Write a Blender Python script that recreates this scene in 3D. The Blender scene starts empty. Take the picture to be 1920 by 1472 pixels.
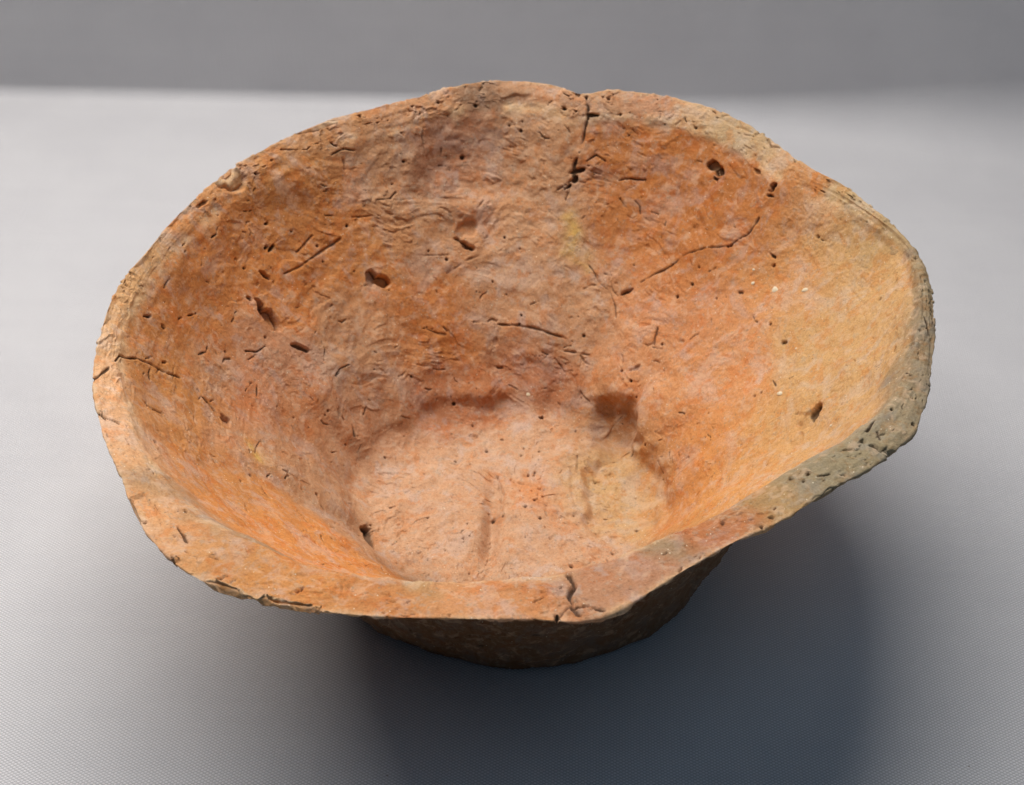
import bpy, math
import numpy as np
from mathutils import Vector
from mathutils.bvhtree import BVHTree

# ------------------------------------------------------------------ camera, world, lamps, exposure
CM = 0.01
scene = bpy.context.scene
COL = scene.collection
PITCH = math.radians(41.0)
CAM = np.array([-0.044, -24.404, 25.647])            # centimetres, bowl axis at the origin
FPX = 2667.0                                        # focal length in photo pixels (1920 wide)

cam_data = bpy.data.cameras.new("camera")
cam = bpy.data.objects.new("camera", cam_data)
COL.objects.link(cam)
cam_data.sensor_width = 36.0
cam_data.lens = 36.0 * FPX / 1920.0
cam.location = CAM * CM
cam.rotation_euler = (math.pi / 2 - PITCH, 0, 0)
cam_data.clip_start = 0.01
cam_data.clip_end = 20.0
cam_data.dof.use_dof = True
cam_data.dof.focus_distance = 0.285
cam_data.dof.aperture_fstop = 40.0
scene.camera = cam

world = bpy.data.worlds.new("World")
scene.world = world
world.use_nodes = True
bg = world.node_tree.nodes["Background"]
bg.inputs[0].default_value = (0.42, 0.66, 1.0, 1)
bg.inputs[1].default_value = 0.03


def area_lamp(name, loc, target, size, power, colour, depth=None):
    d = bpy.data.lights.new(name, 'AREA')
    d.shape = 'RECTANGLE' if depth else 'DISK'
    d.size = size * CM
    if depth:
        d.size_y = depth * CM
    d.energy = power
    d.color = colour
    o = bpy.data.objects.new(name, d)
    COL.objects.link(o)
    o.location = Vector(loc) * CM
    o.rotation_euler = (Vector(target) - Vector(loc)).to_track_quat('-Z', 'Y').to_euler()
    return o


# strip lamp along the top of the case, behind and to the left of the bowl
strip = area_lamp("case_strip_lamp", (-14.5, 15.5, 52), (-12, -17, 0), 58, 4.05, (1.0, 0.95, 0.90), depth=13)
# weaker cool light of the room falling in from above the viewer
area_lamp("room_lamp", (12, -30, 62), (2, -8, 0), 44, 0.46, (0.48, 0.73, 1.0))

scene.view_settings.view_transform = 'Standard'
scene.view_settings.look = 'None'
scene.view_settings.gamma = 1.0
scene.view_settings.use_curve_mapping = False
scene.view_settings.exposure = 0.0
scene.render.engine = 'CYCLES'


# ------------------------------------------------------------------ node helpers
class Mat:
    def __init__(self, name):
        self.m = bpy.data.materials.new(name)
        self.m.use_nodes = True
        self.nt = self.m.node_tree
        self.b = self.nt.nodes["Principled BSDF"]

    def n(self, kind, **kw):
        nd = self.nt.nodes.new(kind)
        for k, v in kw.items():
            setattr(nd, k, v)
        return nd

    def put(self, sock, v):
        if isinstance(v, bpy.types.NodeSocket):
            self.nt.links.new(v, sock)
        elif v is not None:
            sock.default_value = v

    def math(self, op, a, b=None, c=None, clamp=False):
        nd = self.n('ShaderNodeMath', operation=op, use_clamp=clamp)
        for i, v in enumerate((a, b, c)):
            self.put(nd.inputs[i], v)
        return nd.outputs[0]

    def noise(self, vec, scale, detail=3.0, rough=0.55, dist=0.0):
        nd = self.n('ShaderNodeTexNoise')
        self.put(nd.inputs['Vector'], vec)
        nd.inputs['Scale'].default_value = scale
        nd.inputs['Detail'].default_value = detail
        nd.inputs['Roughness'].default_value = rough
        nd.inputs['Distortion'].default_value = dist
        return nd.outputs['Fac']

    def ramp(self, fac, lo, hi, a=0.0, b=1.0):
        nd = self.n('ShaderNodeMapRange', interpolation_type='SMOOTHSTEP')
        self.put(nd.inputs['Value'], fac)
        for k, v in (('From Min', lo), ('From Max', hi), ('To Min', a), ('To Max', b)):
            self.put(nd.inputs[k], v)
        return nd.outputs['Result']

    def mix(self, fac, a, b, mode='MIX'):
        nd = self.n('ShaderNodeMix', data_type='RGBA', blend_type=mode)
        self.put(nd.inputs['Factor'], fac)
        self.put(nd.inputs[6], a)
        self.put(nd.inputs[7], b)
        return nd.outputs[2]

    def mapping(self, vec, scale, rot=(0, 0, 0), loc=(0, 0, 0)):
        nd = self.n('ShaderNodeMapping')
        self.put(nd.inputs['Vector'], vec)
        nd.inputs['Scale'].default_value = scale
        nd.inputs['Rotation'].default_value = rot
        nd.inputs['Location'].default_value = loc
        return nd.outputs[0]

    def coord(self):
        return self.n('ShaderNodeTexCoord').outputs['Object']


def lin(rgb):
    c = np.asarray(rgb, float) / 255.0
    return np.where(c <= 0.04045, c / 12.92, ((c + 0.055) / 1.055) ** 2.4)


def lin4(*rgb):
    return (*lin(rgb), 1.0)


# ------------------------------------------------------------------ cloth of the case
def cloth_material(name, colour):
    M = Mat(name)
    co = M.mapping(M.coord(), (100, 100, 100), rot=(0, 0, math.radians(3)))   # centimetres
    sep = M.n('ShaderNodeSeparateXYZ')
    # slow wobble of the threads
    wob = M.n('ShaderNodeTexNoise')
    M.put(wob.inputs['Vector'], co)
    wob.inputs['Scale'].default_value = 1.3
    wob.inputs['Detail'].default_value = 2
    add = M.n('ShaderNodeVectorMath', operation='MULTIPLY_ADD')
    M.put(add.inputs[0], wob.outputs['Color'])
    add.inputs[1].default_value = (0.04, 0.04, 0.04)
    M.put(add.inputs[2], co)
    M.put(sep.inputs[0], add.outputs[0])
    u = sep.outputs[0]
    v = M.math('ADD', sep.outputs[1], sep.outputs[2])      # the weave runs on from the floor up the wall
    PX, PY = 0.062, 0.037
    su = M.math('SINE', M.math('MULTIPLY', u, math.pi / PX))
    sv = M.math('SINE', M.math('MULTIPLY', v, math.pi / PY))
    dots = M.math('MULTIPLY_ADD', M.math('MULTIPLY', su, sv), 0.38, 0.38)
    dots = M.math('MULTIPLY_ADD', M.math('MULTIPLY', su, su), 0.24, dots)
    # thread to thread unevenness
    thr = M.noise(M.mapping(co, (9, 0.25, 0.25)), 2.0, 1.0)
    thr2 = M.noise(M.mapping(co, (0.25, 11, 11)), 2.0, 1.0)
    h = M.math('ADD', dots, M.math('MULTIPLY', M.math('ADD', thr, thr2), 0.35))
    slub = M.noise(co, 0.35, 4.0)
    c = M.mix(M.ramp(dots, 0.0, 0.75), tuple(x * 0.50 for x in colour[:3]) + (1,), colour)
    c = M.mix(M.ramp(slub, 0.3, 0.7), c, M.mix(1.0, c, (0.95, 0.95, 0.955, 1), 'MULTIPLY'))
    bands = M.noise(M.mapping(co, (0.05, 2.2, 2.2)), 1.0, 3.0)
    c = M.mix(M.ramp(bands, 0.35, 0.65), c, M.mix(1.0, c, (0.985, 0.985, 0.988, 1), 'MULTIPLY'))
    lint = M.n('ShaderNodeTexVoronoi')
    M.put(lint.inputs['Vector'], co)
    lint.inputs['Scale'].default_value = 0.9
    lr = M.n('ShaderNodeSeparateColor')
    M.put(lr.inputs[0], lint.outputs['Color'])
    speck = M.math('MULTIPLY', M.ramp(lint.outputs['Distance'], 0.030, 0.015), M.ramp(lr.outputs[0], 0.80, 0.86))
    c = M.mix(M.math('MULTIPLY', speck, 0.6), c, lin4(120, 108, 92))
    M.put(M.b.inputs['Base Color'], c)
    M.b.inputs['Roughness'].default_value = 0.62
    M.b.inputs['Specular IOR Level'].default_value = 0.35
    M.b.inputs['Sheen Weight'].default_value = 0.12
    bmp = M.n('ShaderNodeBump')
    bmp.inputs['Strength'].default_value = 0.75
    bmp.inputs['Distance'].default_value = 0.0002
    M.put(bmp.inputs['Height'], h)
    M.put(M.b.inputs['Normal'], bmp.outputs[0])
    return M.m


def slab(name, corners, zlo, zhi, mat):
    """prism over a quadrilateral given in centimetres"""
    v = [(x * CM, y * CM, zlo * CM) for x, y in corners] + [(x * CM, y * CM, zhi * CM) for x, y in corners]
    f = [(3, 2, 1, 0), (4, 5, 6, 7)] + [(i, (i + 1) % 4, (i + 1) % 4 + 4, i + 4) for i in range(4)]
    me = bpy.data.meshes.new(name)
    me.from_pydata(v, [], f)
    me.materials.append(mat)
    o = bpy.data.objects.new(name, me)
    COL.objects.link(o)
    o["kind"] = "structure"
    return o


cloth = cloth_material("case_cloth", lin4(221, 220, 222))
slab("display_floor", [(-70, -60), (70, -60), (70, 40), (-70, 40)], -3, 0, cloth)
# the back wall stands on the floor, turned a little towards the right
# the cloth runs up into it in an added cove, widened on the right to shape a soft shade
def back_wall():
    prof_n, xs = 14, np.concatenate([[-70], np.linspace(-30, 30, 25), [70]])
    v, f = [], []
    for x in xs:
        y0 = float(np.interp(x, [-70, -18.5, -6, 2, 8, 12, 16.4, 70], [23.8, 21.59, 21.06, 20.6, 20.05, 19.55, 18.9, 10.5]))
        r = float(np.interp(x, [-18.5, -6, 2, 8, 12, 16.4, 22], [0.45, 0.45, 0.6, 0.9, 1.4, 2.1, 2.6]))
        pr = [(y0 + 2, 0.03), (y0 + 2, 45), (y0, 45)]
        for k in range(prof_n + 1):
            a = math.pi / 2 * k / prof_n
            pr.append((y0 - r * (1 - math.cos(a)), r * (1 - math.sin(a)) + 0.008))
        pr.append((y0 - r - 0.4, 0.0006))
        v += [(x * CM, y * CM, z * CM) for y, z in pr]
    m = prof_n + 5
    for i in range(len(xs) - 1):
        for k in range(m):
            a, b = i * m + k, i * m + (k + 1) % m
            f.append((a, b, b + m, a + m))
    f += [tuple(range(m)), tuple(range(len(v) - 1, len(v) - m - 1, -1))]
    me = bpy.data.meshes.new("back_wall")
    me.from_pydata(v, [], f)
    me.materials.append(cloth)
    me.shade_smooth()
    me.set_sharp_from_angle(angle=math.radians(50))
    o = bpy.data.objects.new("back_wall", me)
    COL.objects.link(o)
    o["kind"] = "structure"
    import bmesh as _b
    bm = _b.new()
    bm.from_mesh(me)
    _b.ops.recalc_face_normals(bm, faces=bm.faces)
    bm.to_mesh(me)
    bm.free()


back_wall()


# ------------------------------------------------------------------ the bowl: outline traced, set at its real height
H = 7.2            # rim height
ZF = 0.9           # inside floor height
DROP = 0.35        # how far the bevel falls towards the inside

_F = np.array([0, math.cos(PITCH), -math.sin(PITCH)])
_U = np.array([0, math.sin(PITCH), math.cos(PITCH)])
_R = np.array([1.0, 0, 0])


def ray(px, py):
    d = _F + ((px - 960.0) * _R - (py - 736.0) * _U) / FPX
    return d / np.linalg.norm(d)


def on_plane(pts, z):
    out = []
    for px, py in pts:
        d = ray(px, py)
        t = (CAM[2] - z) / -d[2]
        out.append(CAM + d * t)
    return np.array(out)


OUTER = [(800,175.7),(710,198),(625,218),(557,245),(490,279),(422,320),(371,364),(320,412),(279,463),(231.5,517),(201,571),(184,634),(170,685),(170,716),(177,780),(191,831),(221,892),(230,933),(255,991),(293,1042),(333,1076),(376,1106),(440,1125),(500,1140),(560,1150),(610,1157),(685,1163),(768,1166),(849,1168),(954,1169),(1038,1171),(1089,1181),(1147,1166),(1191,1139),(1242,1105),(1292,1074),(1350,1039),(1388,1017),(1456,990),(1524,949),(1591,908),(1680,857),(1720,815),(1741,762),(1746,718),(1753,650),(1752,588),(1746,533),(1726,482),(1692,438),(1651,401),(1607,363),(1576,338),(1532,319),(1488,292),(1420,241),(1369,212),(1318,194),(1267,180),(1225,172),(1151,165),(1110,168),(1083,167),(1056,159),(1022,152),(954,147),(886,152),(818,166)]
INNER = [(231,614),(223,665),(228,716),(245,770),(255,811),(286,869),(320,916),(354,950),(405,981),(473,1011),(557,1047),(624,1073),(726,1080),(802,1088),(920,1090),(1005,1081),(1066,1068),(1133,1051),(1208,1017),(1252,1000),(1354,962),(1422,922),(1490,874),(1557,837),(1608,803),(1659,762),(1700,694),(1710,650),(1722,588),(1722,547),(1712,496),(1694,452)]
FLOOR = [(673,905),(677,949),(688,993),(710,1045),(739,1060),(690,870),(739,836),(805,806),(857,785),(919,774),(985,777),(1051,792),(1120,835),(1190,890),(1228,949),(1238,964)]

NT = 1900
TH = np.linspace(0, 2 * math.pi, NT, endpoint=False)


def periodic(th, r, smooth=0.0):
    o = np.argsort(th)
    th, r = th[o], r[o]
    th = np.concatenate([th - 2 * math.pi, th, th + 2 * math.pi])
    r = np.concatenate([r, r, r])
    y = np.interp(TH, th, r)
    if smooth > 0:
        k = np.fft.rfftfreq(NT, 1.0 / NT)
        y = np.fft.irfft(np.fft.rfft(y) * np.exp(-(k / smooth) ** 2), NT)
    return y


def polar(P):
    return np.arctan2(P[:, 1], P[:, 0]) % (2 * math.pi), np.hypot(P[:, 0], P[:, 1])


def bump_th(centre_deg, width_deg):
    d = (TH - math.radians(centre_deg) + math.pi) % (2 * math.pi) - math.pi
    return np.exp(-(d / math.radians(width_deg)) ** 2)


to, ro = polar(on_plane(OUTER, H))
R_OUT = periodic(to, ro, 60)
Z_OUT = np.full(NT, H) - 0.10 * bump_th(78.5, 3.0)
DROP_T = DROP * (1 + 0.3 * bump_th(90, 40)) - 0.50 * np.maximum(bump_th(-4, 24), bump_th(-28, 16))
ti = polar(on_plane(INNER, H - DROP))[0]
for _ in range(4):                                      # height of the inner edge varies round the rim
    PI_ = np.array([on_plane([q], H - np.interp(t, TH, DROP_T))[0] for q, t in zip(INNER, ti)])
    ti, ri = polar(PI_)
back_th = np.radians(np.arange(26, 172, 4.0))
back_w = np.interp(np.degrees(back_th), [8, 20, 40, 60, 90, 120, 150, 172], [0.22, 0.24, 0.5, 0.6, 0.6, 0.5, 0.35, 0.3])
back_r = np.interp(back_th, TH, R_OUT) - back_w
R_IN = periodic(np.concatenate([ti, back_th]), np.concatenate([ri, back_r]), 34)
R_IN = np.minimum(R_IN, R_OUT - 0.16)
Z_IN = Z_OUT - DROP_T
tf, rf = polar(on_plane(FLOOR, ZF))
fr = np.radians(np.array([225, 240, 255, 270, 285, 300, 315, 330]))
R_FL = periodic(np.concatenate([tf, fr]), np.concatenate([rf, np.array([3.55, 3.55, 3.5, 3.45, 3.45, 3.45, 3.5, 3.52])]), 14)
R_FL = R_FL + 0.12 * np.sin(9 * TH + 1) * np.sin(4 * TH) + 0.07 * np.sin(17 * TH + 2) * np.sin(3 * TH) + 0.035 * np.sin(31 * TH)
R_BS = 4.50 + 0.08 * np.cos(2 * TH + 0.7) + 0.05 * np.cos(3 * TH + 2)

# rows of the profile
NF, NW, NR, NO, NB = 115, 330, 84, 90, 14


def seg(n, last=False):
    return np.linspace(0, 1, n + (1 if last else 0), endpoint=last)


ct, st = np.cos(TH), np.sin(TH)
rows_r, rows_z = [], []
for s in seg(NF):
    s = 0.012 + 0.988 * s
    rows_r.append(R_FL * s)
    rows_z.append(np.full(NT, ZF) + 0.10 * s ** 4)
for s in seg(NW):
    r = R_FL + (R_IN - R_FL) * s
    z = (ZF + 0.10) + (Z_IN - ZF - 0.10) * s
    bulge = math.sin(math.pi * s) * 0.10 - 0.16 * math.sin(2 * math.pi * s)
    rows_r.append(r + bulge * 0.75)
    rows_z.append(z - bulge * 0.55)
for s in seg(NR):
    rows_r.append(R_IN + (R_OUT - R_IN) * s)
    rows_z.append(Z_IN + (Z_OUT - Z_IN) * s + 0.05 * math.sin(math.pi * s))
for s in seg(NO):
    r_o = R_OUT + (R_BS - R_OUT) * (s + 0.05 * math.sin(2 * math.pi * s) + 0.20 * math.sin(math.pi * s))
    z_o = Z_OUT * (1 - s) - 0.12 * math.sin(math.pi * s)
    t_o = np.clip((z_o - ZF - 0.1) / (Z_IN - ZF - 0.1), 0, 1)
    b_o = np.sin(math.pi * t_o) * 0.10 - 0.16 * np.sin(2 * math.pi * t_o)
    r_in = R_FL + (R_IN - R_FL) * t_o + 0.75 * b_o       # never thinner than a real wall
    rows_r.append(np.maximum(r_o, r_in + 0.36 * min(1.0, s / 0.12)))
    rows_z.append(Z_OUT * (1 - s) - 0.12 * math.sin(math.pi * s))
for s in seg(NB, True):
    rows_r.append(R_BS * (1 - 0.97 * s))
    rows_z.append(np.full(NT, 0.0) + 0.06 * s)
RR, ZZ = np.array(rows_r), np.array(rows_z)
NV = RR.shape[0]
I_W, I_R, I_O, I_B = NF, NF + NW, NF + NW + NR, NF + NW + NR + NO


def smooth_rows(A, sig):
    """gaussian along the profile, width varying by row"""
    out = A.copy()
    for i in range(NV):
        s = sig[i]
        if s < 0.5:
            continue
        k = int(3 * s)
        idx = np.clip(np.arange(i - k, i + k + 1), 0, NV - 1)
        w = np.exp(-0.5 * ((np.arange(-k, k + 1)) / s) ** 2)
        out[i] = (A[idx] * (w / w.sum())[:, None]).sum(0)
    return out


ii = np.arange(NV)
sig = 0.3 + 11 * np.exp(-((ii - I_W) / 26.0) ** 2) + 9 * np.exp(-((ii - I_R) / 18.0) ** 2) \
    + 6.0 * np.exp(-((ii - I_O) / 12.0) ** 2) + 2.0 * np.exp(-((ii - I_B) / 5.0) ** 2)
RR, ZZ = smooth_rows(RR, sig), smooth_rows(ZZ, sig)
P0 = np.stack([RR * ct, RR * st, ZZ], -1)               # (NV, NT, 3) centimetres


def grid_normals(P):
    du = np.roll(P, -1, 1) - np.roll(P, 1, 1)
    dv = np.empty_like(P)
    dv[1:-1] = P[2:] - P[:-2]
    dv[0] = P[1] - P[0]
    dv[-1] = P[-1] - P[-2]
    n = np.cross(du, dv)
    n /= np.linalg.norm(n, axis=-1, keepdims=True) + 1e-12
    return n


N0 = grid_normals(P0)                                   # points up on the inside floor
if N0[NF // 2, 0, 2] < 0:
    N0 = -N0

# ------------------------------------------------------------------ noise on arrays
def _hash(ix, iy, iz, seed):
    h = (ix * 374761393 + iy * 668265263 + iz * 2147483647 + seed * 144665) & 0xFFFFFFFF
    h = ((h ^ (h >> 13)) * 1274126177) & 0xFFFFFFFF
    h = ((h ^ (h >> 16)) * 2246822519) & 0xFFFFFFFF
    return ((h ^ (h >> 15)) & 0xFFFF).astype(np.float32) / 32767.5 - 1.0


def vnoise(X, seed=0):
    X = X.astype(np.float64)
    b = np.floor(X)
    f = (X - b).astype(np.float32)
    b = b.astype(np.int64)
    f = f * f * f * (f * (f * 6 - 15) + 10)
    r = 0
    for dx in (0, 1):
        wx = f[..., 0] if dx else 1 - f[..., 0]
        for dy in (0, 1):
            wy = f[..., 1] if dy else 1 - f[..., 1]
            for dz in (0, 1):
                wz = f[..., 2] if dz else 1 - f[..., 2]
                r = r + _hash(b[..., 0] + dx, b[..., 1] + dy, b[..., 2] + dz, seed) * wx * wy * wz
    return r


_ROT = np.array([[0.0, 0.8, 0.6], [-0.8, 0.36, -0.48], [-0.6, -0.48, 0.64]])


def fbm(X, octs=3, seed=0, gain=0.5):
    a, s, r = 1.0, 0.0, 0
    for o in range(octs):
        r = r + a * vnoise(X, seed + o * 17)
        s += a
        a *= gain
        X = (X @ _ROT.T) * 2.03 + 7.7
    return r / s


def sstep(x, a, b):
    t = np.clip((x - a) / (b - a), 0, 1)
    return t * t * (3 - 2 * t)


# ------------------------------------------------------------------ finding a spot of the photograph on the clay
sv, su = 5, 10
sub = P0[::sv, ::su]
nv_, nt_ = sub.shape[:2]
vid = np.arange(nv_ * nt_).reshape(nv_, nt_)
quads = np.stack([vid[:-1], np.roll(vid[:-1], -1, 1), np.roll(vid[1:], -1, 1), vid[1:]], -1).reshape(-1, 4)
BVH = BVHTree.FromPolygons([tuple(p) for p in sub.reshape(-1, 3)], [tuple(int(k) for k in q) for q in quads])


def spot(px, py):
    """(row, column, point) on the clay seen at this place of the photograph"""
    d = ray(px, py)
    hit = BVH.ray_cast(Vector(CAM), Vector(d))
    if hit[0] is None:
        hit = BVH.find_nearest(Vector(CAM + d * (CAM[2] - H) / -d[2]))
    p = np.array(hit[0])
    j = int(round((math.atan2(p[1], p[0]) % (2 * math.pi)) / (2 * math.pi) * NT)) % NT
    i = int(np.argmin(((P0[:, j] - p) ** 2).sum(-1)))
    return i, j, P0[i, j]


DISP = np.zeros((NV, NT), np.float32)
VOID = np.zeros((NV, NT), np.float32)
STEP_V = np.linalg.norm(np.diff(P0, axis=0), axis=-1).mean(1)
STEP_V = np.append(STEP_V, STEP_V[-1])


def window(i, j, rad):
    """index window round a spot, rad in centimetres"""
    lo = i
    acc = 0.0
    while lo > 0 and acc < rad:
        lo -= 1
        acc += STEP_V[lo]
    hi = i
    acc = 0.0
    while hi < NV - 1 and acc < rad:
        acc += STEP_V[hi]
        hi += 1
    r = max(0.15, RR[lo:hi + 1, j].min())
    k = int(min(NT // 2 - 1, math.ceil(rad / (r * 2 * math.pi / NT)) + 1))
    cols = np.arange(j - k, j + k + 1) % NT
    return np.ix_(np.arange(lo, hi + 1), cols)


def jitter(P, s, seed):
    return vnoise(P * s, seed)


def carve_line(pts3, width, depth, void=0.8, rag=0.45, seed=0, idx=None):
    """a groove along a polyline (3D points with their grid indices)"""
    for a, b in zip(pts3[:-1], pts3[1:]):
        ia, ja, pa = a
        ib, jb, pb = b
        L = np.linalg.norm(pb - pa)
        n = max(1, int(L / 0.35))
        for k in range(n):
            q0 = pa + (pb - pa) * (k / n)
            q1 = pa + (pb - pa) * ((k + 1) / n)
            qm = (q0 + q1) / 2
            j = int(round((math.atan2(qm[1], qm[0]) % (2 * math.pi)) / (2 * math.pi) * NT)) % NT
            i = int(np.argmin(((P0[:, j] - qm) ** 2).sum(-1)))
            W = window(i, j, L / n / 2 + width * 2.2 + 0.05)
            P = P0[W]
            e = q1 - q0
            t = np.clip(((P - q0) @ e) / (e @ e + 1e-9), 0, 1)
            wob = np.stack([jitter(P, 3.0, seed + s) for s in (1, 2, 3)], -1) * (0.07 * min(1.0, 4 * width + 0.3))
            d = np.linalg.norm(P + wob - (q0 + t[..., None] * e), axis=-1)
            w = width * (1.05 + rag * jitter(P, 7.0, seed + 5) + 0.45 * jitter(P, 1.8, seed + 8))
            x = np.clip(1 - d / np.maximum(w, 0.006), 0, 1)
            g = 1 - (1 - x) ** 2
            DISP[W] = np.minimum(DISP[W], -depth * g)
            VOID[W] = np.maximum(VOID[W], void * sstep(x, 0.0, 0.5))


def crack(px_pts, width=0.03, depth=0.06, void=0.8, seed=0):
    carve_line([spot(*p) for p in px_pts], width, depth, void, seed=seed)


def pit(px, py, la, lb, ang, depth, void=0.8, rag=0.42, seed=0, soft=0.45):
    """ragged elliptical hole; la, lb half sizes in photo pixels, ang as seen (degrees, clockwise)"""
    i, j, p = spot(px, py)
    a = math.radians(ang)
    pa = spot(px + 8 * math.cos(a), py + 8 * math.sin(a))[2] - p
    pb = spot(px - 8 * math.sin(a), py + 8 * math.cos(a))[2] - p
    n = N0[i, j]
    pa = pa - n * (pa @ n)
    ka = max(np.linalg.norm(pa), 1e-4)
    ea = pa / ka
    eb = np.cross(n, ea)
    kb = abs(pb @ eb)
    A = la * min(ka / 8.0, 0.03)
    B = lb * min(max(kb / 8.0, 0.004), 0.03)
    W = window(i, j, max(A, B) * 1.6 + 0.05)
    D = P0[W] - p
    x, y, z = D @ ea / A, D @ eb / B, D @ n
    rr = np.sqrt(x * x + y * y) + rag * jitter(P0[W], 1.6 / max(A, B), seed) + 0.5 * rag * jitter(P0[W], 5.0, seed + 3)
    g = sstep(-rr, -1.0, -1.0 + soft) * (np.abs(z) < 2.0)
    DISP[W] = np.minimum(DISP[W], -depth * g)
    VOID[W] = np.maximum(VOID[W], void * sstep(g, 0.25, 0.9))


def dent(px, py, la, lb, ang, depth, edge=1.0):
    """smooth rise (depth > 0) or hollow (depth < 0), added to what is there"""
    i, j, p = spot(px, py)
    a = math.radians(ang)
    pa = spot(px + la * math.cos(a), py + la * math.sin(a))[2] - p
    pb = spot(px - lb * math.sin(a), py + lb * math.cos(a))[2] - p
    n = N0[i, j]
    pa = pa - n * (pa @ n)
    pb = pb - n * (pb @ n)
    G = np.array([[pa @ pa, pa @ pb], [pa @ pb, pb @ pb]])
    Gi = np.linalg.inv(G + np.eye(2) * 1e-6)
    W = window(i, j, max(np.linalg.norm(pa), np.linalg.norm(pb)) * 2.2)
    D = P0[W] - p
    uv = np.stack([D @ pa, D @ pb], -1) @ Gi.T
    r = np.sqrt((uv ** 2).sum(-1)) + (0.14 if edge >= 1 else 0.26) * jitter(P0[W], 1.3, 91) + (0.0 if edge >= 1 else 0.12) * jitter(P0[W], 4.0, 92)
    LOW[W] += depth * (np.exp(-r ** 2 * 1.4) if edge >= 1 else sstep(-r, -1.0 - edge, -1.0 + edge))


LOW = np.zeros((NV, NT), np.float32)

# ---- overall relief of the hand-pressed clay
row = ii[:, None] * np.ones((1, NT))
m_floor = 1 - sstep(row, I_W - 12, I_W + 6)
m_wall = sstep(row, I_W - 6, I_W + 20) * (1 - sstep(row, I_R - 14, I_R + 4))
m_rim = sstep(row, I_R - 8, I_R + 6) * (1 - sstep(row, I_O - 2, I_O + 6))
m_out = sstep(row, I_O - 2, I_O + 8)
m_base = sstep(row, I_B - 6, I_B)
THG = np.broadcast_to(TH, (NV, NT))


def sector(centre, width, soft):
    d = np.abs((THG - math.radians(centre) + math.pi) % (2 * math.pi) - math.pi)
    return 1 - sstep(d, math.radians(width - soft), math.radians(width + soft))


rough = sector(95, 62, 22)                              # torn clay on the far wall
X = P0.astype(np.float32)
warp = np.stack([vnoise(X * 0.9, s) for s in (301, 302, 303)], -1)
lump = fbm(X * 0.55, 2, 11)
mid = fbm(X * 1.7 + warp * 0.4, 3, 21)
fine = fbm(X * 6.0, 3, 31, 0.6)
slant = np.cumsum(np.append(0, STEP_V[:-1]))[:, None] * np.ones((1, NT))
SX = np.stack([X[..., 0] * 0.22, X[..., 1] * 0.22, slant * 2.6], -1)
stria = fbm(SX, 3, 41, 0.6)
SX2 = np.stack([X[..., 0] * 0.5, X[..., 1] * 0.5, slant * 9.0], -1)
stria2 = fbm(SX2, 2, 51)
# overlapping flakes: terraces of a warped, sloping noise
AX = np.stack([X[..., 0] * 0.95, X[..., 1] * 0.95, slant * 2.3 + X[..., 0] * 0.9], -1) + warp * 0.9
patch = sstep(fbm(X * 0.8 + 40.0, 3, 95), -0.12, 0.22)


def cliffs(Y, mult, seed):
    """gentle ramps ending in short broken-off edges"""
    t = fbm(Y, 4, seed, 0.52) * mult + slant * 0.22
    fr_ = t - np.floor(t)
    return (fr_ - sstep(fr_, 0.90, 1.0)) * sstep(fbm(X * 1.3 + seed, 2, seed + 5), -0.15, 0.25)


flake = cliffs(AX, 1.7, 61)
flake2 = cliffs(AX * 1.9 + 9.0, 1.7, 71)
flake3 = cliffs(X * 2.6 + warp * 1.2, 1.5, 131)

LOW += (m_wall * (0.12 * lump + (0.040 + 0.045 * rough) * mid)).astype(np.float32)
LOW += (m_wall * (1 - 0.7 * rough) * (0.020 * stria + 0.005 * stria2 + 0.022 * flake3)).astype(np.float32)
LOW += (m_wall * rough * (0.040 * flake + 0.012 * flake2 + 0.008 * flake3)).astype(np.float32)
LOW += (m_floor * (0.12 * mid + 0.045 * flake3 + 0.08 * lump)).astype(np.float32)
LOW += (m_rim * ((0.050 - 0.02 * rough) * mid + 0.018 * stria + (0.014 - 0.01 * rough) * stria2 + 0.045 * flake3)).astype(np.float32)
LOW += (m_out * (1 - m_base) * (0.07 * lump + 0.10 * mid + 0.015 * stria2 + 0.03 * flake3 + 0.02 * fine)).astype(np.float32)
LOW += ((1 - m_base) * (0.010 + 0.005 * rough + 0.010 * m_rim + 0.004 * m_floor) * fine).astype(np.float32)
# ragged outer edge of the rim
edge = np.exp(-((row - I_O) / 9.0) ** 2)
LOW += (edge * (0.045 * fbm(X * 2.6, 3, 81) - 0.05 * sstep(fbm(X * 1.4, 2, 85), 0.25, 0.6))).astype(np.float32)
edge_in = np.exp(-((row - I_R) / 10.0) ** 2)
LOW += (edge_in * 0.03 * fbm(X * 3.1, 2, 87)).astype(np.float32)

# ---- shapes one can point at
dent(1150, 797, 38, 56, -25, -0.55, edge=0.5)                     # thumb hollow at the foot of the wall
dent(1166, 930, 82, 84, 20, -0.22, edge=0.20)           # scooped print on the floor
dent(905, 735, 130, 26, -4, 0.16)                       # ledge over the back of the floor
dent(720, 800, 90, 28, -28, 0.08)
dent(880, 388, 75, 32, -12, 0.15)                       # smeared lump on the far wall
dent(838, 312, 85, 30, -22, -0.10)
dent(600, 560, 110, 60, 20, -0.06)
dent(870, 985, 62, 100, 2, 0.12, edge=0.45)
dent(920, 995, 18, 85, 3, -0.34)             # low ridge whose right side is the crease
dent(1000, 970, 50, 90, 5, 0.13)
dent(1075, 850, 42, 34, -20, 0.14)
dent(790, 930, 60, 60, 0, 0.05)
dent(1300, 620, 110, 90, 0, 0.06)
dent(1000, 620, 120, 40, 8, 0.05)
dent(500, 1125, 120, 14, 6, -0.05)
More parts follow.
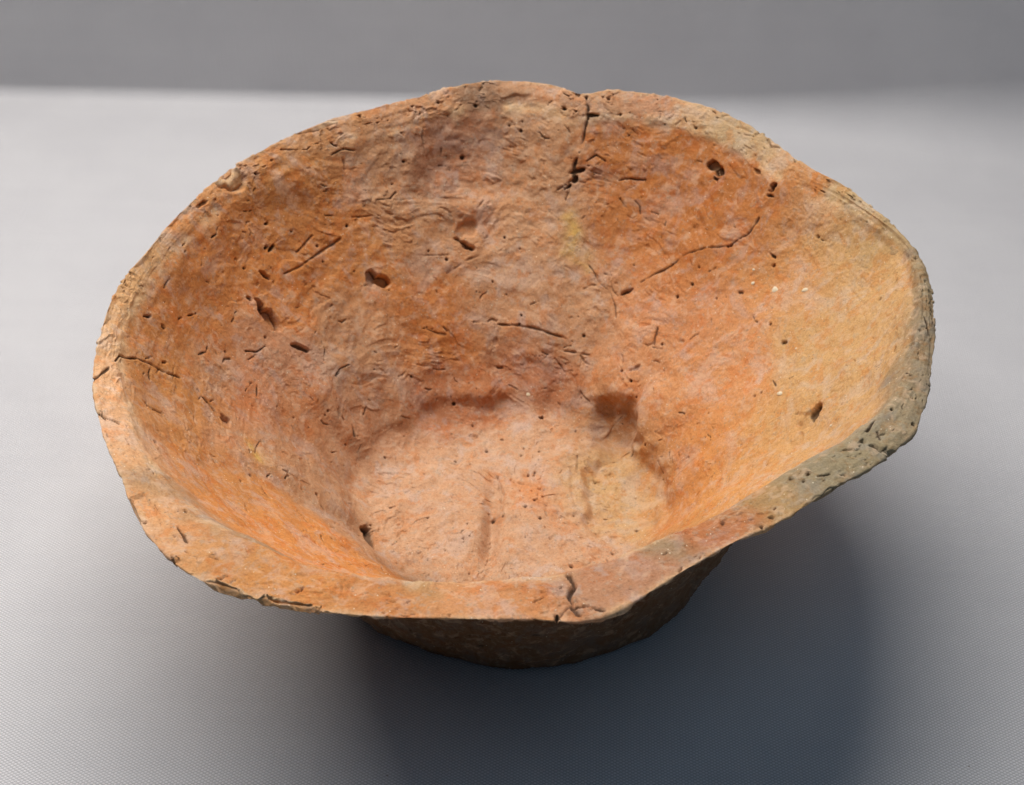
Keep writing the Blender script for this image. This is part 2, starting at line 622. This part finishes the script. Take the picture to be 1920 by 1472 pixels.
for pts, h in (([(262, 700), (300, 800), (372, 905), (450, 970), (560, 1035)], 0.030),
               ([(345, 740), (385, 850), (450, 930), (540, 1000)], 0.022),
               ([(470, 800), (520, 880), (590, 970), (680, 1045)], 0.020)):
    for a, b in zip(pts[:-1], pts[1:]):
        n = 8
        for k in range(n):
            i, j, p = spot(a[0] + (b[0] - a[0]) * k / n, a[1] + (b[1] - a[1]) * k / n)
            W = window(i, j, 0.3)
            d2 = ((P0[W] - p) ** 2).sum(-1)
            LOW[W] = LOW[W] + h * 0.28 * np.exp(-d2 / 0.09 ** 2)

# ---- holes left by burnt-out straw and the larger voids
pit(699, 521, 17, 12, 10, 0.30, seed=1)
pit(721, 528, 30, 11, 16, 0.32, seed=2)
pit(486, 576, 17, 9, 48, 0.30, seed=3)
pit(505, 598, 26, 12, 50, 0.34, seed=4)
pit(468, 561, 6, 4, 30, 0.12, seed=5)
pit(1335, 311, 14, 10, 10, 0.28, seed=6)
pit(1347, 321, 12, 10, 40, 0.28, seed=7)
pit(1345, 334, 5, 6, 0, 0.10, seed=8)
pit(1452, 351, 12, 4.5, 118, 0.18, seed=9)
pit(1444, 368, 7, 3.5, 20, 0.10, seed=10)
pit(1422, 323, 8, 5, 30, 0.08, 0.5, seed=11)
pit(868, 457, 19, 8, 32, 0.24, seed=12)
pit(874, 428, 26, 20, 10, 0.06, 0.25, rag=0.5, seed=13)
pit(442, 336, 30, 22, -20, 0.13, 0.2, rag=0.5, seed=14)
pit(431, 335, 7, 6, 0, 0.20, 0.9, seed=15)
pit(377, 383, 12, 5, -25, 0.08, 0.5, seed=16)
pit(1530, 774, 19, 8, -32, 0.18, seed=17)
pit(1512, 788, 32, 13, -38, 0.09, 0.2, seed=18)
pit(1495, 822, 12, 20, 15, 0.04, 0.15, rag=0.5, seed=19)
pit(686, 992, 13, 10, 40, 0.30, seed=20)
pit(693, 1018, 22, 4, 60, 0.12, 0.6, seed=21)
pit(424, 789, 17, 7, 36, 0.26, seed=22)
pit(497, 518, 17, 4.5, 38, 0.14, 0.6, seed=23)
pit(562, 652, 20, 5, 24, 0.14, seed=24)
pit(1429, 990, 6, 7, 30, 0.09, seed=25)
pit(1058, 203, 5, 5, 0, 0.16, seed=26)
pit(1112, 216, 14, 4, 6, 0.16, seed=27)
pit(1102, 223, 4, 5, 0, 0.14, seed=28)
pit(1163, 215, 4, 3, 0, 0.12, seed=29)
pit(1080, 336, 15, 7, -38, 0.20, seed=30)
pit(1082, 322, 20, 5, -12, 0.16, seed=31)
pit(1066, 350, 9, 4, -30, 0.16, seed=32)
pit(1180, 545, 16, 4, -30, 0.16, seed=33)
pit(1368, 461, 7, 4, -30, 0.12, seed=34)
pit(1448, 479, 11, 3.5, 38, 0.10, seed=35)
pit(1449, 496, 4, 3.5, -30, 0.16, seed=36)
pit(1533, 443, 4, 3.5, 20, 0.16, seed=37)
pit(1472, 643, 6, 5, 0, 0.12, seed=38)
pit(1388, 547, 8, 4, 10, 0.08, 0.6, seed=39)
pit(1516, 887, 5, 5, 0, 0.14, seed=40)
pit(1481, 897, 5, 3.5, -20, 0.10, seed=41)
pit(1356, 984, 4, 4, 0, 0.10, seed=42)
pit(561, 1107, 8, 3.5, -28, 0.14, seed=43)
pit(509, 1122, 6, 4, 30, 0.12, seed=44)
pit(419, 1082, 22, 2.5, -22, 0.07, seed=45)
pit(320, 1056, 12, 7, 30, 0.14, 0.6, seed=46)
pit(1016, 784, 5, 4, 0, 0.18, seed=47)
pit(498, 465, 6, 4, -60, 0.12, seed=48)
pit(510, 465, 9, 4, -65, 0.12, seed=49)
pit(274, 593, 9, 4, 4, 0.10, seed=50)
pit(357, 592, 9, 3, -20, 0.08, 0.7, seed=51)
pit(303, 616, 6, 3, 40, 0.10, seed=52)
pit(305, 680, 5, 4, 0, 0.12, seed=53)
pit(500, 420, 6, 5, -30, 0.10, seed=54)
pit(935, 690, 8, 4, 0, 0.06, 0.4, seed=55)
pit(1190, 690, 10, 6, -20, 0.07, 0.4, seed=56)
pit(1280, 640, 10, 5, 10, 0.05, 0.3, seed=57)
pit(1045, 1161, 5, 4, 0, 0.12, seed=58)
pit(960, 190, 40, 14, -15, 0.05, 0.15, rag=0.6, seed=59)
pit(600, 237, 55, 6, -17, 0.08, 0.2, rag=0.7, seed=60)
pit(1390, 240, 60, 9, 28, 0.05, 0.15, rag=0.7, seed=61)

pit(432, 1117, 60, 11, 14, 0.12, 0.2, rag=0.7, seed=62)     # chips along the front lip
pit(560, 1150, 60, 7, 5, 0.10, 0.15, rag=0.7, seed=63)
pit(885, 1164, 42, 7, -4, 0.10, 0.2, rag=0.7, seed=64)
pit(1560, 925, 45, 7, -32, 0.08, 0.15, rag=0.7, seed=65)
pit(240, 960, 10, 30, -25, 0.06, 0.1, rag=0.7, seed=66)
pit(1670, 862, 9, 7, 0, 0.12, 0.2, rag=0.5, seed=67)
crack([(1098, 176), (1104, 205), (1103, 222), (1096, 255), (1088, 284), (1080, 305), (1074, 330)], 0.05, 0.12, 0.8, seed=101)
crack([(1068, 352), (1062, 375)], 0.03, 0.06, 0.6, seed=102)
crack([(1104, 497), (1122, 526), (1148, 552), (1153, 568), (1156, 596)], 0.026, 0.05, 0.55, seed=103)
crack([(1163, 553), (1205, 528), (1245, 506), (1285, 478), (1330, 463), (1365, 461), (1400, 440), (1425, 410)], 0.034, 0.07, 0.7, seed=104)
crack([(1143, 525), (1150, 545), (1160, 553)], 0.022, 0.04, 0.5, seed=105)
crack([(890, 604), (940, 609), (1000, 615), (1045, 630), (1062, 636)], 0.036, 0.08, 0.5, seed=106)
crack([(171, 711), (200, 692), (225, 668), (255, 672), (282, 684), (312, 702), (335, 713)], 0.032, 0.07, 0.85, seed=107)
crack([(352, 725), (385, 752), (415, 780)], 0.032, 0.07, 0.85, seed=108)
crack([(272, 674), (290, 669), (308, 663)], 0.018, 0.04, 0.7, seed=109)
crack([(1070, 1064), (1067, 1080), (1074, 1098), (1068, 1116), (1072, 1140)], 0.055, 0.15, 0.85, seed=110)
crack([(1072, 1140), (1054, 1147), (1046, 1160)], 0.036, 0.09, 0.7, seed=111)
crack([(1072, 1140), (1105, 1138), (1130, 1147), (1152, 1160)], 0.044, 0.09, 0.75, seed=112)
crack([(1074, 1142), (1086, 1155), (1096, 1172)], 0.036, 0.09, 0.7, seed=113)
crack([(1618, 827), (1640, 838), (1662, 848), (1682, 858)], 0.075, 0.13, 0.35, seed=114)
crack([(793, 182), (795, 215), (792, 245), (797, 285)], 0.026, 0.045, 0.45, seed=115)
crack([(530, 514), (560, 500), (600, 474), (635, 448)], 0.045, 0.08, 0.35, seed=116)
crack([(680, 233), (705, 230), (726, 226)], 0.026, 0.07, 0.7, seed=117)
crack([(660, 407), (706, 405)], 0.030, 0.07, 0.5, seed=118)
crack([(1160, 337), (1210, 335)], 0.026, 0.06, 0.6, seed=119)
crack([(1110, 322), (1130, 329)], 0.02, 0.05, 0.5, seed=120)
crack([(685, 345), (682, 385)], 0.028, 0.06, 0.4, seed=121)
crack([(700, 345), (696, 385)], 0.028, 0.06, 0.4, seed=122)
crack([(965, 908), (985, 914), (1012, 922)], 0.024, 0.05, 0.5, seed=123)
crack([(934, 897), (944, 930), (942, 960)], 0.05, 0.08, 0.2, seed=124)
crack([(1072, 882), (1074, 915), (1082, 950)], 0.05, 0.035, 0.1, seed=125)
crack([(840, 510), (880, 485), (940, 470)], 0.03, 0.04, 0.3, seed=126)
crack([(800, 478), (868, 478)], 0.025, 0.05, 0.45, seed=127)
crack([(653, 1057), (695, 1062)], 0.018, 0.04, 0.7, seed=128)
crack([(470, 915), (505, 938)], 0.022, 0.06, 0.8, seed=129)
crack([(530, 880), (560, 897), (585, 908)], 0.024, 0.06, 0.6, seed=130)
crack([(323, 675), (321, 712)], 0.020, 0.05, 0.6, seed=131)
crack([(240, 632), (268, 637)], 0.016, 0.03, 0.5, seed=132)

# many small straw marks over the inside and the rim
rng = np.random.default_rng(7)


def straw(n, rmin, rmax, tlo, thi, ln, wd, dp, vd, along=0.5):
    for _ in range(n):
        i = int(rng.integers(rmin, rmax))
        if i < I_W:                                   # even spread over the floor disc
            i = int(NF * math.sqrt(rng.random()))
            i = min(max(i, 6), NF - 1)
        j = int((math.radians(rng.uniform(tlo, thi)) % (2 * math.pi)) / (2 * math.pi) * NT) % NT
        p = P0[i, j]
        n_ = N0[i, j]
        eu = P0[i, (j + 1) % NT] - P0[i, j - 1]
        eu /= np.linalg.norm(eu) + 1e-9
        ev = np.cross(n_, eu)
        a = rng.normal(0, 0.45) if rng.random() < along else rng.uniform(0, math.pi)
        if vnoise((P0[i, j] * 0.9)[None, :], 405)[0] < rng.uniform(-0.7, 0.35):
            continue
        big = rng.lognormal(-0.25, 0.65)
        L = ln * big
        dvec = (eu * math.cos(a) + ev * math.sin(a)) * L / 2
        side = np.cross(n_, dvec) * rng.normal(0, 0.25)
        q = [p - dvec, p + side, p + dvec]
        pts = [(0, 0, k) for k in q]
        w = wd * min(1.7, 0.7 * big ** 0.5 * rng.uniform(0.6, 1.5))
        carve_line(pts, w, dp * rng.uniform(0.5, 1.4), vd * rng.uniform(0.5, 1.1), seed=int(rng.integers(1000)))


straw(420, I_W + 20, I_R, 140, 262, 0.14, 0.021, 0.07, 0.9, 0.6)        # left wall
straw(240, I_W + 10, I_R, 40, 140, 0.18, 0.024, 0.06, 0.6, 0.65)         # far wall
straw(330, I_W + 10, I_R, -45, 45, 0.13, 0.017, 0.06, 0.9, 0.35)         # right wall
straw(220, 0, 5, 0, 360, 0.11, 0.020, 0.05, 0.4, 0.3)                    # floor
straw(330, I_R, I_O - 2, 0, 360, 0.13, 0.021, 0.07, 0.8, 0.65)           # rim
straw(160, I_O + 5, I_B - 8, 200, 340, 0.2, 0.03, 0.07, 0.6, 0.7)        # outside
for _ in range(420):                                                     # pin holes
    i = int(rng.integers(6, I_O))
    j = int(rng.integers(0, NT))
    w = rng.gamma(1.6, 0.012) + 0.010
    W = window(i, j, w * 2 + 0.02)
    d = np.linalg.norm(P0[W] - P0[i, j], axis=-1)
    g = sstep(-d, -w, -w * 0.4)
    DISP[W] = np.minimum(DISP[W], -0.09 * g)
    VOID[W] = np.maximum(VOID[W], 0.75 * g)

P = P0 + N0 * (LOW + DISP)[..., None]
P[..., 2] = np.maximum(P[..., 2], 0.0)

# ------------------------------------------------------------------ colours of the clay, with some of its light and shade mixed in
O_, D_, K_, Y_, F_, G_ = (202, 140, 82), (190, 122, 66), (196, 150, 112), (212, 170, 116), (210, 166, 130), (152, 138, 110)
BLOBS = [
 (300,560,(202,134,76),.9),(420,480,(204,134,74),.9),(560,330,O_,.9),(620,420,D_,.8),(700,280,K_,.7),(760,420,K_,.8),(700,470,O_,.7),  # left back lightened in colour to make up for weak light
 (930,190,(150,116,90),.45),(850,300,(176,128,98),.7),(1000,350,K_,.9),(1000,470,K_,1.0),(900,390,(215,158,112),.5),  # lump on the far wall painted paler, as lit
 (800,640,D_,.9),(700,690,K_,.8),(950,560,K_,.8),(820,560,D_,.8),(1100,600,K_,.8),(1000,700,(180,118,80),.8),
 (1230,300,D_,1.0),(1250,420,D_,.9),(1380,420,D_,.8),(1300,480,D_,.7),(1300,560,(212,146,98),.9),(1200,650,(214,154,108),.9),
 (1350,700,(220,158,106),1.0),(1450,500,(216,156,98),.9),(1550,470,Y_,.8),(1620,600,Y_,1.0),(1550,700,Y_,1.0),
 (1620,430,(188,156,108),.5),(1400,850,(222,162,98),.9),(1330,850,(218,148,84),.8),(1450,800,Y_,.8),(1400,250,(196,166,126),.6),
 (1200,190,(200,150,116),.6),(1500,340,O_,.5),(1540,380,(214,170,128),.5),(1250,880,(206,150,98),.6),
 (280,650,O_,.7),(340,740,O_,.7),(330,620,D_,.7),(400,700,(206,160,122),.4),(460,740,(204,130,80),.6),(420,820,(208,156,118),.4),
 (470,900,O_,.8),(560,1000,(222,150,84),.9),(520,850,K_,.7),(600,900,K_,.7),(640,960,K_,.6),(560,780,(196,136,92),.7),(500,690,(196,146,112),.6),
 (750,900,F_,1.0),(850,950,F_,1.0),(1000,850,F_,1.0),(1000,1000,F_,1.0),(985,925,(220,146,88),.35),(1160,930,(208,170,120),.7),(1150,800,(176,128,86),.6),
 (860,760,(182,124,88),.6),(700,800,(184,134,100),.7),
 (180,700,(226,178,134),.5),(190,790,(224,174,130),.5),(195,620,(224,178,130),.5),(222,880,(222,172,126),.5),(250,960,(218,164,116),.5),(310,1040,(212,160,112),.5),(260,530,(214,168,118),.5),(380,360,(208,150,98),.5),
 (560,250,(206,152,104),.5),(760,190,(204,152,110),.5),(960,160,(204,156,118),.5),(1150,178,(204,156,116),.5),(1330,208,(206,168,128),.5),(1480,300,(204,164,122),.4),(1600,370,(196,166,122),.4),(1680,440,(178,152,112),.3),(300,900,(182,143,103),.35),(390,1000,(180,141,103),.35),(400,1060,(196,138,82),.5),
 (560,1100,O_,.6),(480,1020,(174,136,98),.35),(700,1120,(196,134,82),.6),(800,1098,(174,145,103),.3),(900,1130,(207,149,102),.5),(980,1120,(193,129,79),.5),
 (1100,1100,(184,136,102),.5),(1200,1080,(184,134,103),.5),(1350,1000,(184,116,73),.5),(1250,1025,(152,132,103),.35),(1450,960,(172,140,96),.5),
 (1560,880,G_,.5),(1650,800,(158,142,114),.5),(1690,850,(162,146,117),.4),(1735,680,(152,134,106),.4),(1742,600,(150,132,104),.4),(1735,540,(156,138,108),.4),(1715,470,(150,130,98),.25),(1650,860,(150,138,108),.4),
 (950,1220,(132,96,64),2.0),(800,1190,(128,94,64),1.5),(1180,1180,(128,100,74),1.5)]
num = np.zeros((NV, NT, 3), np.float32)
den = np.full((NV, NT), 1e-6, np.float32)
WP = X + (warp * 0.45).astype(np.float32) + np.stack([vnoise(X * 3.0, s) for s in (311, 312, 313)], -1) * 0.2
RIMSIDE = (sstep(row + 7 * fbm(X * 2.2, 2, 161), I_R - 9, I_R + 5) * 0.94 + 0.03).astype(np.float32)
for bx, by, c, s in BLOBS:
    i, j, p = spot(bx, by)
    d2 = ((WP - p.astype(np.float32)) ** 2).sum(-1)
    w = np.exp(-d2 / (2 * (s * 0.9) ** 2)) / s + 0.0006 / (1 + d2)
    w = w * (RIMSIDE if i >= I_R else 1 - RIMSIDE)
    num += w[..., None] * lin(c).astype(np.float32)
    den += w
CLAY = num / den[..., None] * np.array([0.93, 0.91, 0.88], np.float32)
STAIN = np.zeros((NV, NT), np.float32)
for bx, by, s, k in ((1064, 425, .22, .9), (1075, 448, .25, .8), (1098, 485, .14, .8), (1056, 395, .12, .5), (466, 825, .14, .7), (492, 850, .16, .7), (505, 866, .1, .5)):
    i, j, p = spot(bx, by)
    d2 = ((WP - p.astype(np.float32)) ** 2).sum(-1)
    STAIN = np.maximum(STAIN, k * np.exp(-d2 / (2 * s * s)))
# pale edge of the lip: patchy wear, plus its lit line painted in
worn_lit = np.exp(-((row - (I_O - 3)) / 9.0) ** 2) * sstep(fbm(X * 1.1 + 60, 3, 141), -0.35, 0.15) * 0.75
worn_lit = np.maximum(worn_lit, np.exp(-((row - I_R) / 11.0) ** 2) * sstep(fbm(X * 1.6 + 80, 3, 151), -0.15, 0.25) * 0.65)
right_dark = sector(-12, 34, 12)
worn_lit = (worn_lit * (1 - 0.8 * right_dark)).astype(np.float32)
CLAY += worn_lit[..., None] * (lin((216, 182, 140)).astype(np.float32) - CLAY)
CLAY += STAIN[..., None] * (lin((206, 176, 84)).astype(np.float32) - CLAY) * 0.85


# ------------------------------------------------------------------ clay material
def clay_material():
    M = Mat("fired_clay")
    co = M.mapping(M.coord(), (100, 100, 100))
    col = M.n('ShaderNodeAttribute', attribute_name="clay").outputs['Color']
    void = M.n('ShaderNodeAttribute', attribute_name="void").outputs['Fac']
    # mottling: pinkish grey, deep orange and pale bloom
    n1 = M.noise(co, 1.15, 5.0, 0.62, 0.6)
    n2 = M.noise(M.mapping(co, (1, 1, 1), loc=(13, 4, 7)), 2.1, 5.0, 0.65, 0.5)
    n3 = M.noise(M.mapping(co, (1, 1, 1), loc=(3, 24, 17)), 5.5, 4.0, 0.65)
    n4 = M.noise(M.mapping(co, (1, 1, 1), loc=(31, 2, 9)), 24.0, 3.0, 0.7)
    n5 = M.noise(M.mapping(co, (1, 1, 0.35), loc=(7, 1, 3)), 1.9, 4.0, 0.6, 0.4)
    grey = M.n('ShaderNodeHueSaturation')
    grey.inputs['Saturation'].default_value = 0.66
    M.put(grey.inputs['Color'], col)
    warm = M.mix(1.0, col, (1.0, 0.79, 0.60, 1), 'MULTIPLY')
    c = M.mix(M.ramp(n1, 0.50, 0.64, 0, 0.55), col, grey.outputs[0])
    c = M.mix(M.ramp(n2, 0.51, 0.62, 0, 0.70), c, warm)
    c = M.mix(M.ramp(n5, 0.55, 0.68, 0, 0.70), c, grey.outputs[0])
    c = M.mix(M.ramp(n3, 0.54, 0.68, 0, 0.45), c, M.mix(0.5, grey.outputs[0], lin4(176, 164, 138)))
    c = M.mix(M.ramp(n3, 0.46, 0.32, 0, 0.55), c, M.mix(1.0, c, (0.86, 0.72, 0.56, 1), 'MULTIPLY'))
    c = M.mix(M.ramp(n4, 0.36, 0.62, 0, 1), M.mix(1.0, c, (0.89, 0.87, 0.86, 1), 'MULTIPLY'), M.mix(1.0, c, (1.08, 1.08, 1.08, 1), 'MULTIPLY'))
    n6 = M.noise(M.mapping(co, (1, 1, 1), loc=(41, 12, 3)), 3.3, 5.0, 0.6, 0.8)
    pale = M.mix(0.6, M.mix(1.0, col, (1.12, 1.18, 1.30, 1), 'MULTIPLY'), lin4(214, 178, 146))
    c = M.mix(M.ramp(n6, 0.53, 0.65, 0, 0.55), c, pale)
    # grey grit
    vo = M.n('ShaderNodeTexVoronoi')
    M.put(vo.inputs['Vector'], M.mapping(co, (1, 1, 1), loc=(5, 5, 5)))
    vo.inputs['Scale'].default_value = 9.0
    rnd = M.n('ShaderNodeSeparateColor')
    M.put(rnd.inputs[0], vo.outputs['Color'])
    grit = M.math('MULTIPLY', M.ramp(vo.outputs['Distance'], 0.30, 0.14), M.ramp(rnd.outputs[0], 0.78, 0.82))
    c = M.mix(M.math('MULTIPLY', grit, 0.45), c, lin4(150, 138, 112))
    # dark straw flecks in three directions
    fleck = None
    for k, (rot, sc, cut, amt) in enumerate((((0.5, 0.4, 0.9), 6.5, 0.66, 1.0), ((1.4, 0.2, 2.1), 9.0, 0.62, 0.8), ((0.2, 1.1, 0.1), 13.0, 0.6, 0.7))):
        fl = M.n('ShaderNodeTexVoronoi')
        M.put(fl.inputs['Vector'], M.mapping(co, (0.7, 2.6, 2.2), rot=rot, loc=(k * 3.7, k, 2 * k)))
        fl.inputs['Scale'].default_value = sc
        rf_ = M.n('ShaderNodeSeparateColor')
        M.put(rf_.inputs[0], fl.outputs['Color'])
        one = M.math('MULTIPLY', M.ramp(fl.outputs['Distance'], 0.19, 0.09), M.ramp(rf_.outputs[1], cut, cut + 0.3, 0, amt))
        fleck = one if fleck is None else M.math('MAXIMUM', fleck, one)
    c = M.mix(M.math('MULTIPLY', fleck, 0.72), c, lin4(96, 68, 46))
    # sparse white sand grains
    wg = M.n('ShaderNodeTexVoronoi')
    M.put(wg.inputs['Vector'], co)
    wg.inputs['Scale'].default_value = 12.0
    rw = M.n('ShaderNodeSeparateColor')
    M.put(rw.inputs[0], wg.outputs['Color'])
    grain = M.math('MULTIPLY', M.ramp(wg.outputs['Distance'], 0.20, 0.10), M.ramp(rw.outputs[2], 0.905, 0.92))
    c = M.mix(M.math('MULTIPLY', grain, 0.75), c, lin4(240, 228, 200))
    # darker brown inside the holes and cracks
    c = M.mix(M.ramp(void, 0.05, 0.75, 0, 0.82), c, lin4(60, 40, 27))
    M.put(M.b.inputs['Base Color'], c)
    M.b.inputs['Roughness'].default_value = 0.86
    M.b.inputs['Specular IOR Level'].default_value = 0.28
    b1 = M.noise(co, 14.0, 5.0, 0.68)
    b2 = M.noise(M.mapping(co, (1, 1, 1), loc=(9, 9, 9)), 45.0, 3.0, 0.6)
    h = M.math('ADD', b1, M.math('MULTIPLY', b2, 0.35))
    h = M.math('SUBTRACT', h, M.math('MULTIPLY', fleck, 0.35))
    bmp = M.n('ShaderNodeBump')
    bmp.inputs['Strength'].default_value = 0.8
    bmp.inputs['Distance'].default_value = 0.0003
    M.put(bmp.inputs['Height'], h)
    M.put(M.b.inputs['Normal'], bmp.outputs[0])
    return M.m


clay = clay_material()

bowl = bpy.data.objects.new("clay_bowl", None)
COL.objects.link(bowl)
bowl.empty_display_size = 0.02
bowl["label"] = "rough orange clay bowl with a wide uneven sloping rim on pale woven cloth"
bowl["category"] = "bowl"


def grid_part(name, r0, r1, label=None, cap=None):
    """rows r0..r1 of the clay as one mesh"""
    Q = P[r0:r1 + 1]
    n = Q.shape[0]
    nv = n * NT
    v = Q.reshape(-1, 3) * CM
    idx = np.arange(nv).reshape(n, NT)
    nx = np.roll(idx, -1, 1)
    f = np.stack([idx[:-1], nx[:-1], nx[1:], idx[1:]], -1).reshape(-1, 4)
    loops = f.reshape(-1)
    starts = np.arange(0, len(loops), 4)
    if cap == 'first':
        loops = np.concatenate([loops, idx[0][::-1]])
        starts = np.append(starts, starts[-1] + 4)
    if cap == 'last':
        loops = np.concatenate([loops, idx[-1]])
        starts = np.append(starts, starts[-1] + 4)
    me = bpy.data.meshes.new(name)
    me.vertices.add(nv)
    me.vertices.foreach_set("co", v.astype(np.float32).reshape(-1))
    me.loops.add(len(loops))
    me.loops.foreach_set("vertex_index", loops.astype(np.int32))
    me.polygons.add(len(starts))
    me.polygons.foreach_set("loop_start", starts.astype(np.int32))
    me.update(calc_edges=True)
    a = me.attributes.new("clay", 'FLOAT_COLOR', 'POINT')
    c4 = np.ones((nv, 4), np.float32)
    c4[:, :3] = CLAY[r0:r1 + 1].reshape(-1, 3)
    a.data.foreach_set("color", c4.reshape(-1))
    a = me.attributes.new("void", 'FLOAT', 'POINT')
    a.data.foreach_set("value", VOID[r0:r1 + 1].reshape(-1).astype(np.float32))
    me.shade_smooth()
    me.materials.append(clay)
    o = bpy.data.objects.new(name, me)
    COL.objects.link(o)
    o.parent = bowl
    if label:
        o["label"] = label
    return o


grid_part("inner_floor", 0, I_W, "pale flat floor of the bowl with a thumb print", cap='first')
inner = grid_part("inner_wall", I_W, I_R, "flaring orange inner wall with holes and cracks")
grid_part("rim", I_R, I_O, "sloping rim band, pinkish in front and grey on the right")
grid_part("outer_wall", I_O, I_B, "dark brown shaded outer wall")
grid_part("base", I_B, NV - 1, cap='last')

# white lime grains sitting in the clay
grain_mat = Mat("lime_grain")
gco = grain_mat.coord()
grain_mat.put(grain_mat.b.inputs['Base Color'],
              grain_mat.mix(grain_mat.noise(gco, 1500.0, 2.0), lin4(236, 226, 200), lin4(210, 192, 158)))
grain_mat.b.inputs['Roughness'].default_value = 0.9
import bmesh
for gx, gy, gr, asp in ((1450, 542, 7.5, 1.0), (1507, 543, 8, 0.6), (1466, 741, 8, 0.65), (1410, 530, 4.5, 0.9), (1412, 505, 3, 1.0), (1495, 655, 3.0, 0.8), (992, 739, 6, 0.9), (1560, 800, 3, 1.0)):
    i, j, p0 = spot(gx, gy)
    p = P[i, j]
    n = N0[i, j]
    eu = P0[i, (j + 1) % NT] - P0[i, j - 1]
    eu /= np.linalg.norm(eu)
    eu = eu * 0.7 + np.cross(n, eu) * 0.7
    eu /= np.linalg.norm(eu)
    ev = np.cross(n, eu)
    bm = bmesh.new()
    bmesh.ops.create_icosphere(bm, subdivisions=2, radius=1.0)
    s = gr * 0.0115
    for v in bm.verts:
        k = 1 + 0.18 * math.sin(7 * v.co.x + gx) * math.cos(5 * v.co.y + gy)
        q = p + (eu * v.co.x * s + ev * v.co.y * s * asp) * k + n * (v.co.z * s * 0.35 - s * 0.05)
        v.co = Vector(q * CM)
    me = bpy.data.meshes.new("white_grain")
    bm.to_mesh(me)
    bm.free()
    me.shade_smooth()
    me.materials.append(grain_mat.m)
    o = bpy.data.objects.new("white_grain", me)
    COL.objects.link(o)
    o.parent = inner
